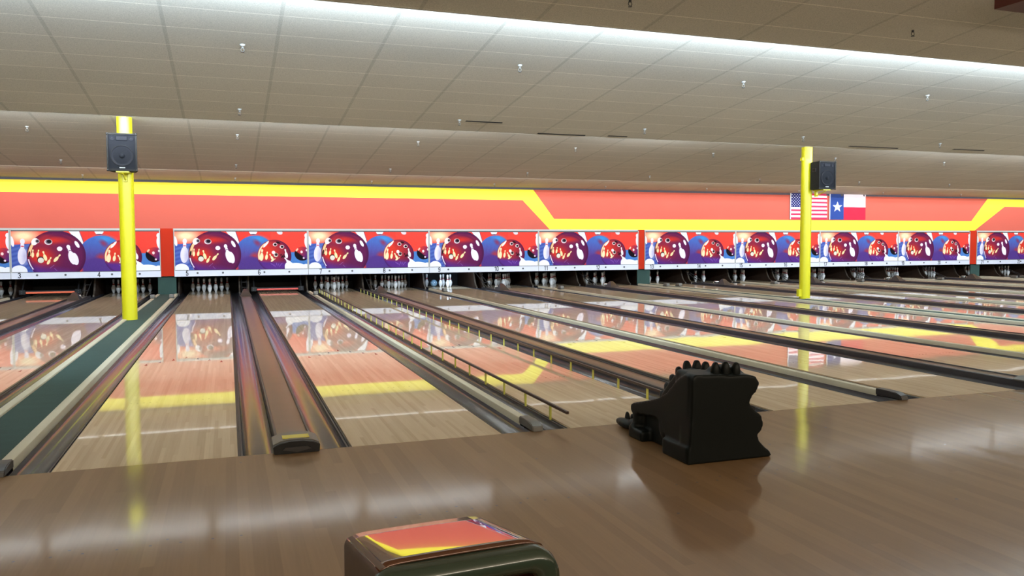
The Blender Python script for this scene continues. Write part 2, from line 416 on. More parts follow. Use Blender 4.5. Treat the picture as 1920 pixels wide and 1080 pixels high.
for n in range(2, 25):
    if n in (3, 6): continue
    for i, (dx, row, nm) in enumerate(SPOT):
        if n == 9 and i not in (0, 1, 2, 4, 6): continue
        if n == 23 or n == 24: continue
        o = pin0 if first else pin0.copy()
        if not first: COL.objects.link(o)
        first = False
        o.location = (X[n]+dx*.1524, 18.29+row*.264, 0.0); o.rotation_euler = (0, 0, random.uniform(0, 6))
        o['label'] = 'white bowling pin, %s on lane %s' % (nm, WORDS[n])
        o['group'] = 'bowling pins on lane %d' % n
bm = BM(); ball(bm, (0, 0, 0), .108, seg=28)
bb = obj('bowling_ball', bm, BLUEB, smooth='all', loc=(X[9]-.30, 18.80, .108))
tag(bb, 'pale blue bowling ball lying among the pins of lane 9', 'bowling ball')
bm = BM()
for p in ((-.02, -.1, .03), (.02, -.1, .03), (0, -.104, -.01)):
    d = Vector(p).normalized(); tube(bm, d*.100, d*.1085, .012, 10)
obj('finger_hole', bm, BLACK, bb)

# ---- sweep bars
def sweep(n, m, z, label):
    t = thing('sweep_bar', label, 'sweep bar', (X[n], 17.95, z))
    obj('bar', bbox(-.55, .55, -.02, .02, -.022, .022, .004), m, t)
    for s in (-1, 1):
        o = bbox(min(s*.56, s*.70), max(s*.56, s*.70), -.02, .06, -.05, .07, .01); a = obj('end_bracket', o, BLACKM, t)
        bm = BM()
        for zz in (-.015, .035): tube(bm, (s*.64, -.022, zz), (s*.64, -.03, zz), .011, 10)
        obj('bolt', bm, BOLT, a)
    for s in (-1, 1): obj('arm', tube(BM(), (s*.63, .02, .06), (s*.63, .9, 1.17-z), .02, 8), BLACKM, t)
    obj('backing_bar', bbox(-.58, .58, .0, .05, .022, .05, .004), BLACKM, t)
    return t
sweep(3, ORANGE, .11, 'orange sweep bar lowered across the end of lane 3')
sweep(6, REDSW, .075, 'red sweep bar lowered across the end of lane 6')

# ---- kickback partitions between the pin decks
def kick(x, label):
    t = thing('kickback_partition', label, 'partition', (x, 0, 0), group='kickback partitions')
    c = [(17.82, -.09), (17.82, .02), (17.90, .05), (17.98, .12), (18.05, .24), (18.13, .40), (18.20, .62), (18.22, 1.15), (19.9, 1.15), (19.9, -.09)]
    obj('panel', prism(BM(), c, -.018, .018, 'x'), BROWNK, t)
    e = [(17.80, -.09), (17.80, .028), (17.885, .062), (17.96, .129), (18.03, .246), (18.11, .404), (18.18, .622), (18.20, 1.15), (18.22, 1.15)] + [(a, b) for a, b in c[:8]][::-1]
    obj('edge_strip', prism(BM(), e, -.021, .021, 'x'), EDGEK, t)
    return reg(t)
gaps = []   # (left lane n, centre x, kind)
for n in range(1, 24):
    k = 'return' if n % 2 == 1 else ('walk' if n in (4, 12, 20) else 'narrow')
    gaps.append((n, (X[n]+X[n+1])/2, k))
k0 = None
def put_kick(x, label):
    global k0
    if k0 is None: k0 = kick(x, label); return
    dup(k0, (x, 0, 0), label)
for n, x, k in gaps:
    if k == 'narrow': put_kick(x, 'dark wooden partition between the pin decks of lanes %s and %s' % (WORDS[n], WORDS[n+1]))
    else:
        hx = .115 if k == 'return' else .245
        put_kick(x-hx, 'dark wooden partition closing the right side of the lane %s pin deck' % WORDS[n])
        put_kick(x+hx, 'dark wooden partition closing the left side of the lane %s pin deck' % WORDS[n+1])

# ---- narrow dividers between pairs
def cap_profile(w, zt, r=.018, zb=-.10):
    h = w/2
    return [(-h, zb), (-h, zt-r), (-h+r*.3, zt-r*.3), (-h+r, zt), (h-r, zt), (h-r*.3, zt-r*.3), (h, zt-r), (h, zb)]
def end_casting(w, y0, y1, zt, m, parent, x=0.0):
    h = w/2
    bm = prism(BM(), [(y0, 0.001), (y0+.015, zt*.62), (y0+.07, zt*.95), (y0+.16, zt), (y1, zt), (y1, 0.001)], x-h, x+h, 'x')
    bmesh.ops.bevel(bm, geom=bm.edges[:], offset=.006, segments=2, affect='EDGES')
    return obj('end_casting', bm, m, parent, smooth=True)
def narrow(x, n, m_end):
    t = thing('lane_divider', 'x', 'lane divider', (x, 0, 0), group='narrow lane dividers')
    obj('divider_body', box(BM(), -.034, .034, .003, 17.3, -.155, -.02), RAILSIDE, t)
    obj('capping', strip(BM(), cap_profile(.070, .042, .009, -.02), .26, 17.3), CREAM, t, smooth=True)
    end_casting(.082, -.03, .27, .058, m_end, t)
    return reg(t)
def sensor_box(loc, label, m=ENDGREY):
    t = thing('ball_sensor', label, 'ball sensor', loc, group='ball sensors')
    obj('housing', bbox(-.05, .05, -.10, .10, .012, .085, .008), ENDGREY, t)
    obj('base_plate', bbox(-.055, .055, -.12, .12, 0, .014, .002), BLACKM, t)
    return reg(t)
nd = {}; sb = None; first_n = None
for n, x, k in gaps:
    if k == 'narrow':
        if n in (6, 8) :
            o = narrow(x, n, ENDGREY if n == 6 else ENDDARK)
        elif first_n is None:
            o = narrow(x, n, ENDDARK); first_n = o
        else:
            o = dup(first_n, (x, 0, 0))
        o['label'] = 'narrow lane divider with cream capping between lanes %s and %s' % (WORDS[n], WORDS[n+1])
        lab = 'small grey sensor box on the narrow divider between lanes %s and %s' % (WORDS[n], WORDS[n+1])
        if sb is None: sb = sensor_box((x, 15.6, .043), lab)
        else: dup(sb, (x, 15.6, .043), lab)

# ---- ball return tracks inside each pair
def track():
    t = thing('ball_return_track', 'x', 'ball return track', group='ball return tracks between the lanes of a pair')
    obj('track_body', box(BM(), -.118, .118, .003, 17.3, -.155, .012), BLACKM, t)
    obj('track_cover', strip(BM(), [(-.108, .035), (-.10, .040), (.10, .040), (.108, .035)], .08, 15.72), TRACK, t, smooth=True)
    for s in (-1, 1):
        pts = [(s*.104, .012), (s*.104, .046), (s*.110, .050), (s*.120, .044), (s*.1255, .010), (s*.1265, -.05)]
        obj('side_rail', strip(BM(), pts, .02, 17.3), RAILSIDE, t, smooth=True)
    # end hood: grey top with a rounded crown, black hollow front
    bm = BM()
    top = [(-.145, .058), (-.10, .078), (-.04, .087), (.04, .087), (.10, .078), (.145, .058)]
    prism(bm, top + [(.145, .046), (-.145, .046)], -.015, .21, 'y')
    hood = obj('end_hood', bm, ENDGREY, t, smooth=True)
    bm = prism(BM(), [(-.143, .001), (-.148, .052), (-.10, .072), (-.04, .081), (.04, .081), (.10, .072), (.148, .052), (.143, .001)], -.055, -.016, 'y')
    bmesh.ops.bevel(bm, geom=bm.edges[:], offset=.004, segments=2, affect='EDGES')
    obj('hood_face', bm, BLACK, hood, smooth=True)
    obj('hood_lip', prism(BM(), [(-.09, .03), (0, .012), (.09, .03), (.07, .045), (-.07, .045)], -.068, -.055, 'y'), ENDDARK, hood)
    bm = BM()
    vs = [bm.verts.new(p) for p in ((-.085, .03, .0815), (.085, .03, .0815), (.085, .03, .082), (-.085, .03, .082))]
    bm.free()
    obj('warning_sticker', box(BM(), -.085, .085, .015, .105, .085, .0885), STICK, hood)
    # raised hump where the lift drops the ball onto the track, metal gear behind it
    bm = BM()
    b = [(-.15, 15.55), (.15, 15.55), (.15, 15.95), (-.15, 15.95)]
    prism(bm, [(15.55, .04), (15.80, .215), (15.86, .215), (16.0, .04)], -.14, .14, 'x')
    for v in bm.verts:
        if v.co.z > .1: v.co.x *= .28
    obj('hump_cover', bm, ENDDARK, t, smooth=True)
    bm = BM()
    for i in range(5):
        a = Vector((random.uniform(-.10, .10), 16.05+.06*i, .05)); tube(bm, a, a+Vector((random.uniform(-.05, .05), .03, random.uniform(.04, .10))), .012, 6)
    bmesh.ops.create_circle(bm, cap_ends=False, radius=.05, segments=12, matrix=Matrix.Translation((0, 16.15, .12)))
    tube(bm, (-.07, 16.2, .11), (.07, 16.2, .11), .03, 12)
    obj('drive_gear', bm, CHROME, t, smooth=True)
    obj('rear_cover', bbox(-.10, .10, 16.4, 17.1, .03, .045, .004), ENDGREY, t)
    bm = BM()
    for s in (-1, 1): box(bm, s*.065-.009, s*.065+.009, -.008, .008, 0, 1.20)
    for z in (.40, .78): box(bm, -.055, .055, -.006, .006, z, z+.018)
    M = Matrix.Translation((0, 16.95, .04)) @ Matrix.Rotation(math.radians(-71), 4, 'X')
    for v in bm.verts: v.co = M @ v.co
    obj('lift_ladder', bm, ENDDARK, t)
    return reg(t)
tr0 = None
for n, x, k in gaps:
    if k == 'return':
        if tr0 is None: tr0 = track(); o = tr0
        else: o = dup(tr0)
        o.location = (x, 0, 0)
        ex = {5: ', yellow sticker on its end', 7: ', behind the dragon ramp'}.get(n, '')
        o['label'] = 'brown covered ball return track between lanes %s and %s%s' % (WORDS[n], WORDS[n+1], ex)

# ---- carpeted walkways
def walkway():
    t = thing('carpet_walkway', 'x', 'walkway', group='green carpet walkways')
    obj('carpet', box(BM(), -.168, .168, .003, 17.35, -.155, .030), GREEN, t)
    for s in (-1, 1):
        pr = [(s*.165+a, b) for a, b in [(0, 0)]]
        prf = [(p[0]+s*.209, p[1]) for p in cap_profile(.074, .046, .010, -.02)]
        obj('capping', strip(BM(), prf, .18, 17.3), CREAM, t, smooth=True)
        obj('side_board', box(BM(), s*.209-.034, s*.209+.034, .003, 17.3, -.155, -.02), RAILSIDE, t)
        end_casting(.080, -.03, .19, .055, ENDDARK, t, s*.209)
    obj('end_panel', bbox(-.22, .22, 17.38, 17.42, .0, .62, .003), GREEN, t)
    return reg(t)
wk = None
WALKL = {4: 'green carpet walkway with cream cappings between lanes 4 and 5, under the left yellow column',
         12: 'green carpet walkway with cream cappings between lanes 12 and 13, under the right yellow column',
         20: 'far green carpet walkway with cream cappings between lanes 20 and 21'}
for n, x, k in gaps:
    if k == 'walk':
        if wk is None: wk = walkway(); o = wk
        else: o = dup(wk)
        o.location = (x, 0, 0); o['label'] = WALKL[n]
        for s in (-1, 1):
            dup(sb, (x+s*.209, 15.6, .047), 'small grey sensor box on the %s edge of the walkway between lanes %s and %s' % ('left' if s < 0 else 'right', WORDS[n], WORDS[n+1]))

# ---- bumper rails on lane 7
def bumper(xp, y0, y1, yp, zr, dxr, label, zb=-.068):
    t = thing('bumper_rail', label, 'bumper rail', (xp, 0, 0), group='bumper rails of lane 7')
    bm = bbox(-.011+dxr, .011+dxr, y0, y1, zr, zr+.022, .006, 2); obj('rail_bar', bm, RAILB, t, smooth=True)
    y = yp; p0 = None
    while y < y1:
        if p0 is None: p0 = obj('post', box(BM(), -.006, .006, -.012, .012, zb, zr+.004), POSTY, t, loc=(0, y, 0))
        else:
            c = p0.copy(); COL.objects.link(c); c.parent = t; c.location = (0, y, 0)
        y += .555
    return t
bumper(X[7]-HW-.019, .02, 17.35, .36, .098, 0, 'low bumper rail with yellow posts along the left side of lane 7', -.055)
bumper(X[7]+HW+.019, .25, 17.2, .81, .088, 0, 'low bumper rail with yellow posts along the right side of lane 7', -.055)

# ------------------------------------------------------------------ masking units
def paint_mask(Wd, Hd):
    Wc, Hc = 1715.0, 482.0
    uu, vv = np.meshgrid((np.arange(Wd)+.5)/Wd*Wc, (np.arange(Hd)+.5)/Hd*Hc)
    C = np.zeros((Hd, Wd, 3)); C[:] = (226, 60, 50)
    def sm(d, soft=3.0): return np.clip(.5-d/soft, 0, 1)[..., None]
    def ell(cx, cy, rx, ry, rot=0):
        a = math.radians(rot); dx = uu-cx; dy = vv-cy
        x = dx*math.cos(a)+dy*math.sin(a); y = -dx*math.sin(a)+dy*math.cos(a)
        q = np.sqrt((x/rx)**2+(y/ry)**2); return (q-1)*min(rx, ry), x/rx, y/ry, q
    def put(mask, col):
        nonlocal C
        C = C*(1-mask) + mask*np.asarray(col, float)
    def e(cx, cy, rx, ry, col, rot=0, soft=3.0): put(sm(ell(cx, cy, rx, ry, rot)[0], soft), col)
    def lerp(a, b, t): return np.asarray(a, float)*(1-t[..., None]) + np.asarray(b, float)*t[..., None]
    def poly(pts, col):
        m = np.ones_like(uu)*-1e9
        n = len(pts)
        for i in range(n):
            x0, y0 = pts[i]; x1, y1 = pts[(i+1) % n]
            l = math.hypot(x1-x0, y1-y0); d = ((uu-x0)*(y1-y0)-(vv-y0)*(x1-x0))/l
            m = np.maximum(m, d)
        put(sm(m), col)
    def pinshape(cx, cy, h, rot, col, band=None):
        """bowling pin silhouette, (cx,cy) = centre, h = height"""
        a = math.radians(rot)
        def T(x, y): return (cx + x*math.cos(a)-y*math.sin(a), cy + x*math.sin(a)+y*math.cos(a))
        x, y = T(0, h*.17); e(x, y, h*.165, h*.34, col, rot)
        x, y = T(0, -h*.22); e(x, y, h*.07, h*.18, col, rot)
        x, y = T(0, -h*.40); e(x, y, h*.088, h*.11, col, rot)
        if band:
            x, y = T(0, -h*.21); e(x, y, h*.075, h*.018, band, rot)
    # glow and floor
    d = ell(140, 55, 200, 95)[3]; put(np.clip(1.25-d, 0, 1)[..., None], (252, 222, 176))
    horizon = 160 - 0.05*uu
    put(sm(horizon-vv, 12)*(uu < 400)[..., None], (78, 96, 172))
    put(sm((260+0*uu)-vv+(uu-40)*0.0, 20)*(uu > 1300)[..., None], (70, 120, 190))
    dd = ell(1500, 60, 330, 205)[0]; put(sm(dd, 14)*(uu > 1230)[..., None], (228, 66, 54))
    rip = 0.5+0.5*np.sin(vv*.12+uu*.035)
    base = lerp((60, 80, 160), (120, 150, 210), rip*.35)
    put(((vv > horizon) & (uu < 300))[..., None]*1.0, base)
    # white streak and falling pins
    poly([(650, 0), (768, 0), (812, 130), (800, 180), (740, 110)], (238, 238, 246))
    poly([(768, 0), (776, 0), (822, 125), (812, 130)], (120, 60, 90))
    # big blue ball in the middle
    dd, x, y, q = ell(1020, 300, 268, 250); t = np.clip(.5+.45*x+.25*y, 0, 1)
    stripe = 0.5+0.5*np.sin(uu*.09+vv*.03)
    c = lerp((70, 100, 176), (92, 48, 122), np.clip(.55+.9*y-.1*x, 0, 1)); c = c*(0.98+.02*stripe[..., None])
    put(sm(dd), c); e(1080, 90, 80, 30, (60, 140, 206), 12, 60)
    e(1050, 145, 46, 26, (130, 52, 90), 40, 40); e(1010, 320, 40, 50, (170, 50, 60), 60, 60)
    e(960, 450, 170, 130, (78, 52, 128), 0, 30)
    # first standing pin, lying pins
    pinshape(120, 240, 300, 3, (228, 222, 236), (200, 40, 60)); e(150, 300, 26, 70, (188, 182, 214), 4, 40)
    e(12, 120, 20, 62, (236, 232, 240), -10)
    e(80, 475, 92, 74, (244, 244, 250))
    # big red and purple ball
    dd, x, y, q = ell(503, 292, 335, 300)
    red = np.exp(-((x+.52)**2/.22+(y-.05)**2/.16)) + .8*np.exp(-((x+.1)**2/.35+(y+.62)**2/.02))
    c = lerp((92, 26, 74), (206, 46, 32), np.clip(red*1.15, 0, 1))
    c = lerp(c, (84, 40, 128), np.clip((y*1.25-.35*x-.42)*1.8, 0, 1))
    band = np.exp(-((y+.72-.18*x)/.10)**2)*np.clip(.7-x, 0, 1)
    c = lerp(c, (170, 40, 44), np.clip(band, 0, 1)*.6); arc = np.exp(-((q-.80)/.05)**2)*np.clip(-y-.1, 0, 1)*np.clip(x+.6, 0, 1)
    c = lerp(c, (70, 14, 60), np.clip(arc, 0, 1)*.8); c = lerp(c, (40, 10, 46), np.clip((q-.86)*4, 0, 1)*.8)
    put(sm(dd), c)
    def crescent(cx, cy, rx, ry, ox, col, lo, hi):
        d1, x1, y1, q1 = ell(cx, cy, rx, ry); d2 = ell(cx+ox, cy, rx, ry)[0]
        put(sm(np.maximum(np.maximum(d1, -d2), np.maximum(lo-vv, vv-hi)), 5), col)
    crescent(503, 292, 322, 286, 34, (252, 196, 140), 110, 290)
    crescent(503, 292, 326, 290, 14, (244, 236, 250), 330, 450)
    e(196, 270, 12, 34, (30, 14, 20), 10)
    # finger holes
    e(262, 122, 34, 46, (246, 240, 240), 35); e(290, 116, 26, 24, (206, 196, 200), 0); e(292, 116, 18, 17, (60, 46, 56))
    e(415, 126, 45, 34, (226, 216, 222)); e(418, 122, 36, 27, (120, 104, 116)); e(424, 120, 26, 20, (24, 16, 26))
    e(322, 338, 40, 40, (60, 40, 30)); e(324, 344, 34, 32, (228, 220, 206))
    e(540, 208, 31, 27, (248, 232, 248))
    pinshape(668, 278, 240, -17, (246, 236, 252), (120, 60, 110)); e(712, 330, 38, 76, (246, 236, 252), -15)
    e(740, 156, 20, 46, (246, 236, 252), -30)
    for cx, cy, h, r in ((236, 262, 96, 4), (294, 262, 90, 12), (368, 292, 118, -16), (418, 350, 96, 28), (508, 318, 112, 42)):
        pinshape(cx, cy, h, r, (250, 226, 170), (150, 80, 60)); 
    for (a, b) in (((230, 478), (212, 420)), ((420, 440), (470, 400)), ((500, 470), (470, 440))):
        poly([(b[0], b[1]), (b[0]+5, b[1]), (a[0]+5, a[1]), (a[0], a[1])], (150, 120, 190))
    # second ball
    dd, x, y, q = ell(1275, 312, 226, 208)
    t = np.clip(.35+.75*x+.15*np.sin(5*y), 0, 1); c = lerp((212, 54, 38), (96, 22, 62), t)
    low = np.clip((y*1.3-.12*x-.30)*3.0, 0, 1); c = lerp(c, (84, 42, 128), low)
    c = lerp(c, (50, 14, 52), np.clip((q-.88)*5, 0, 1)*.8); put(sm(dd), c)
    crescent(1275, 312, 218, 200, 22, (252, 214, 170), 150, 360)
    e(1165, 162, 14, 56, (250, 226, 220), 42)
    for cx, cy in ((1285, 166), (1376, 196)):
        e(cx, cy, 29, 23, (232, 214, 216)); e(cx+3, cy, 19, 15, (26, 14, 20))
    e(1328, 142, 30, 12, (34, 16, 20), 20)
    e(1263, 268, 22, 22, (252, 240, 248)); e(1294, 300, 30, 27, (214, 200, 190)); e(1298, 296, 20, 18, (50, 30, 40))
    for cx, cy, h, r in ((1106, 300, 150, 6), (1172, 310, 106, 10), (1236, 330, 96, -30), (1256, 366, 70, 60)):
        pinshape(cx, cy, h, r, (250, 228, 180), (140, 80, 60))
    for cx, cy in ((1362, 300), (1378, 318), (1400, 304), (1390, 326), (1372, 330), (1408, 322)): e(cx, cy, 8, 12, (40, 14, 24), 30)
    pinshape(1430, 284, 120, -12, (250, 240, 250)); pinshape(1446, 380, 110, -40, (250, 246, 252))
    for k in range(7): e(1235+k*22, 418+(k % 3)*12, 16, 2.5, (150, 110, 190), 40+k*17)
    # third ball, lying pins, pins at the top edge
    dd, x, y, q = ell(1650, 286, 106, 92); c = lerp((206, 50, 44), (70, 34, 110), np.clip(.5+.6*x+.3*y, 0, 1))
    c = lerp(c, (18, 8, 18), np.clip((y-.9*x-.25)*5, 0, 1)); put(sm(dd), c)
    e(1578, 236, 12, 24, (238, 190, 170), 40); e(1640, 264, 16, 18, (246, 216, 214)); e(1668, 344, 13, 12, (238, 210, 230)); e(1708, 240, 12, 16, (240, 220, 230))
    e(1560, 470, 150, 62, (246, 248, 252)); e(1465, 400, 28, 24, (248, 248, 252)); e(1470, 450, 60, 60, (246, 248, 252)); e(1660, 468, 16, 20, (196, 50, 66), 30)
    e(1700, 470, 60, 50, (250, 250, 252))
    e(1000, 0, 52, 40, (228, 224, 230)); e(1000, 36, 40, 6, (60, 30, 70)); e(1350, 8, 40, 28, (214, 200, 206), 20)
    e(1706, 50, 24, 30, (238, 232, 240)); e(1728, 140, 46, 88, (236, 230, 240), -8)
    # seam between the two printed halves
    put(sm(np.abs(uu-881)-1.2, 2)*.35, (70, 60, 90))
    C = C + np.random.RandomState(3).randn(Hd, Wd, 1)*3
    return np.clip(C/255*.9, 0, 1)
def paint_grid(name, img, width, height, m, parent=None, loc=None, wave=None):
    """flat printed sheet (x to the right, z up, facing -y) whose picture is a colour attribute"""
    Hd, Wd = img.shape[:2]
    xs = np.linspace(0, width, Wd+1); zs = np.linspace(height, 0, Hd+1)
    gx, gz = np.meshgrid(xs, zs); gy = np.zeros_like(gx)
    if wave is not None: gy = wave(gx, gz)
    co = np.stack([gx, gy, gz], -1).reshape(-1, 3)
    idx = np.arange((Hd+1)*(Wd+1)).reshape(Hd+1, Wd+1)
    q = np.stack([idx[1:, :-1], idx[1:, 1:], idx[:-1, 1:], idx[:-1, :-1]], -1).reshape(-1)
    me = bpy.data.meshes.new(name); me.vertices.add(len(co)); me.vertices.foreach_set('co', co.astype(np.float32).ravel())
    me.loops.add(len(q)); me.loops.foreach_set('vertex_index', q.astype(np.int32))
    nf = Hd*Wd; me.polygons.add(nf); me.polygons.foreach_set('loop_start', np.arange(nf, dtype=np.int32)*4)
    me.update(calc_edges=True)
    at = me.attributes.new('paint', 'FLOAT_COLOR', 'CORNER')
    lin = np.where(img <= .04045, img/12.92, ((img+.055)/1.055)**2.4)
    c4 = np.concatenate([lin, np.ones(lin.shape[:2]+(1,))], -1).reshape(-1, 1, 4)
    at.data.foreach_set('color', np.repeat(c4, 4, 1).astype(np.float32).ravel())
    me.materials.append(m)
    o = bpy.data.objects.new(name, me); COL.objects.link(o)
    if parent: o.parent = parent
    if loc: o.location = loc
    return o
def arc(cx, cy, rx, ry, a0, a1, n=10):
    return [(cx+rx*math.cos(math.radians(a0+(a1-a0)*i/n)), cy+ry*math.sin(math.radians(a0+(a1-a0)*i/n))) for i in range(n+1)]
DIG = {
    '0': [arc(.25, .78, .20, .22, 0, 180) + arc(.25, .22, .20, .22, 180, 360) + [(.45, .78)]],
    '1': [[(.10, .80), (.30, 1), (.30, 0)]],
    '2': [arc(.25, .77, .20, .23, 180, -20) + [(.05, .0), (.46, .0)]],
    '3': [arc(.24, .77, .20, .23, 160, -80) + arc(.24, .25, .22, .25, 80, -160)],
    '4': [[(.36, 0), (.36, 1), (.02, .26), (.50, .26)]],
    '5': [[(.43, 1), (.10, 1), (.07, .55)] + arc(.24, .30, .21, .30, 120, -160)],
    '6': [arc(.26, .76, .20, .24, 20, 180) + [(.06, .25)] + arc(.26, .27, .20, .27, 180, 540, 16)],
    '7': [[(.04, 1), (.46, 1), (.18, 0)]],
    '8': [arc(.25, .76, .18, .24, -90, 270, 16) + arc(.25, .26, .21, .26, 90, 450, 16)],
    '9': [arc(.24, .73, .20, .27, 0, 360, 16) + [(.44, .25)] + arc(.24, .24, .20, .24, 0, -160)]}
def text_mesh(name, t_, h, m, parent, loc):
    bm = BM(); wd = .58*h*len(t_)
    for k, ch in enumerate(t_):
        ox = -wd/2 + k*.58*h + .04*h
        for path in DIG[ch]:
            P = [Vector((ox+x*h, 0, z*h)) for x, z in path]; r = .078*h
            for a, b in zip(P, P[1:]):
                if (b-a).length < 1e-6: continue
                d = (b-a).normalized(); n_ = Vector((-d.z, 0, d.x))*r; e_ = d*r*.7
                q = [a-e_+n_, a-e_-n_, b+e_-n_, b+e_+n_]
                prism(bm, [(v.x, v.z) for v in q], -.002, 0, 'y')
    return obj(name, bm, m, parent, loc)
UW = 3.36
img = paint_mask(640, 190)
def mask_unit():
    t = thing('masking_unit', 'x', 'masking unit', group='masking units over the pins')
    pic = paint_grid('picture_panel', img, UW-.05, 1.0, PRINT, t, (.025, -.012, .655))
    bm = BM(); box(bm, .004, UW-.004, -.004, .05, .49, 1.684); obj('back_board', bm, BLACK, t)
    obj('number_board', bbox(.006, UW-.006, -.022, -.004, .487, .641, .003), WHITEP, t)
    for a in (.003, UW-.024): obj('edge_frame', box(BM(), a, a+.021, -.02, -.004, .49, 1.70), GREYF, t)
    for x in (.56, 1.18, 2.22, 2.86):
        bm = BM(); tube(bm, (0, 0, 0), (0, -.012, 0), .026, 12); obj('bolt', bm, BOLT, t, loc=(x, -.022, .575))
    return reg(t)
units = [(2, 1, X[1]-.772-.02), (4, 3, -4.512), (6, 5, -.828), (8, 7, 2.553), (10, 9, 5.928), (12, 11, 9.284), (14, 13, 12.86), (16, 15, 16.215), (18, 17, 19.60), (20, 19, 23.01), (22, 21, 26.715), (24, 23, 30.09)]
units[0] = (2, 1, -4.512-UW-.006)
NX = {3: -4.332, 4: -2.581, 5: -.519, 6: 1.274, 7: 2.882, 8: 4.631, 9: 6.221, 10: 7.952, 11: 9.527, 12: 11.244, 13: 13.119, 14: 14.83, 15: 16.432, 16: 18.187, 17: 19.839, 18: 21.582, 19: 23.229, 20: 24.914, 21: 27.007, 22: 28.842, 1: -7.62, 2: -5.86, 23: 30.35, 24: 32.1}
mu0 = None
for b_, a_, x in units:
    if mu0 is None: mu0 = mask_unit(); o = mu0
    else: o = dup(mu0)
    o.location = (x, WY-.02, 0); wd = dict((u[1], v[2]-u[2]) for u, v in zip(units, units[1:])).get(a_, UW)
    o.scale = (min(wd, 3.42)/UW if a_ not in (3, 11, 19) else {3: 3.372, 11: 3.36, 19: 3.374}[a_]/UW, 1, 1)
    o['label'] = 'masking panel with bowling ball picture, over lanes %s and %s' % (WORDS[a_], WORDS[b_])
    for n in (a_, b_):
        text_mesh('lane_number', str(n), .115, NUMB, o, ((NX[n]-x)/o.scale.x, -.022, .516))
FILL = [(-1.138, -.834, 'left'), (12.646, 12.853, 'middle'), (26.385, 26.708, 'right')]
for x0, x1, nm in FILL:
    o = obj('filler_panel', box(BM(), x0, x1, WY-.028, WY+.03, .50, 1.735), REDP)
    tag(o, 'narrow plain red panel between printed masking panels, %s' % {'left': 'left of lane five', 'middle': 'left of lane thirteen', 'right': 'left of lane twenty-one'}[nm], 'panel', 'red filler panels')

# ------------------------------------------------------------------ flags
def flag_us(W_, H_):
    C = np.zeros((H_, W_, 3)); r = np.arange(H_)*13//H_
    C[:] = np.where((r % 2 == 0)[:, None, None], (188, 52, 84), (240, 236, 240))
    ch = H_*7//13; cw = int(W_*.40); C[:ch, :cw] = (38, 40, 96)
    uu, vv = np.meshgrid(np.arange(cw), np.arange(ch))
    for i in range(9):
        for j in range(11):
            if (i+j) % 2: continue
            cx = (j+1)*cw/12; cy = (i+1)*ch/10
            m = (uu-cx)**2+(vv-cy)**2 < (ch*.024)**2
            C[:ch, :cw][m] = (236, 236, 244)
    return C/255
def flag_tx(W_, H_):
    C = np.zeros((H_, W_, 3)); C[:H_//2] = (226, 218, 230); C[H_//2:] = (188, 40, 62); bw = int(W_*.385); C[:, :bw] = (44, 66, 130)
    uu, vv = np.meshgrid(np.arange(W_), np.arange(H_)); cx = bw*.53; cy = H_*.5; R = H_*.215
    pts = []
    for k in range(10):
        a = -PI/2+k*PI/5; rr = R if k % 2 == 0 else R*.40
        pts.append((cx+rr*math.cos(a), cy+rr*math.sin(a)))
    ins = np.zeros_like(uu, bool)
    for k in range(10):
        x0, y0 = pts[k]; x1, y1 = pts[(k+1) % 10]
        cond = ((y0 > vv) != (y1 > vv)); xi = (x1-x0)*(vv-y0)/((y1-y0) if y1 != y0 else 1e-9)+x0
        ins ^= cond & (uu < xi)
    C[ins] = (244, 244, 250)
    return C/255
wv = lambda ph: (lambda gx, gz: -.012-.008*np.sin(gx*7+ph)-.006*np.sin(gx*13+gz*5))
f1 = paint_grid('flag', flag_us(200, 130), 1.50, .87, CLOTH, None, (18.38, WY-.012, 2.105), wv(0))
tag(f1, 'striped flag with white stars on blue, pinned to the coral wall behind the right column', 'flag')
f2 = paint_grid('flag.001', flag_tx(200, 130), 1.53, .875, CLOTH, None, (20.0, WY-.012, 2.10), wv(1.3))
tag(f2, 'flag with one large white star on blue, white and red halves, on coral wall', 'flag')
for f, hgt, wd in ((f1, .87, 1.5), (f2, .875, 1.53)):
    obj('heading_tape', box(BM(), -.03, .0, -.03, -.008, 0, hgt), WHITEP, f)

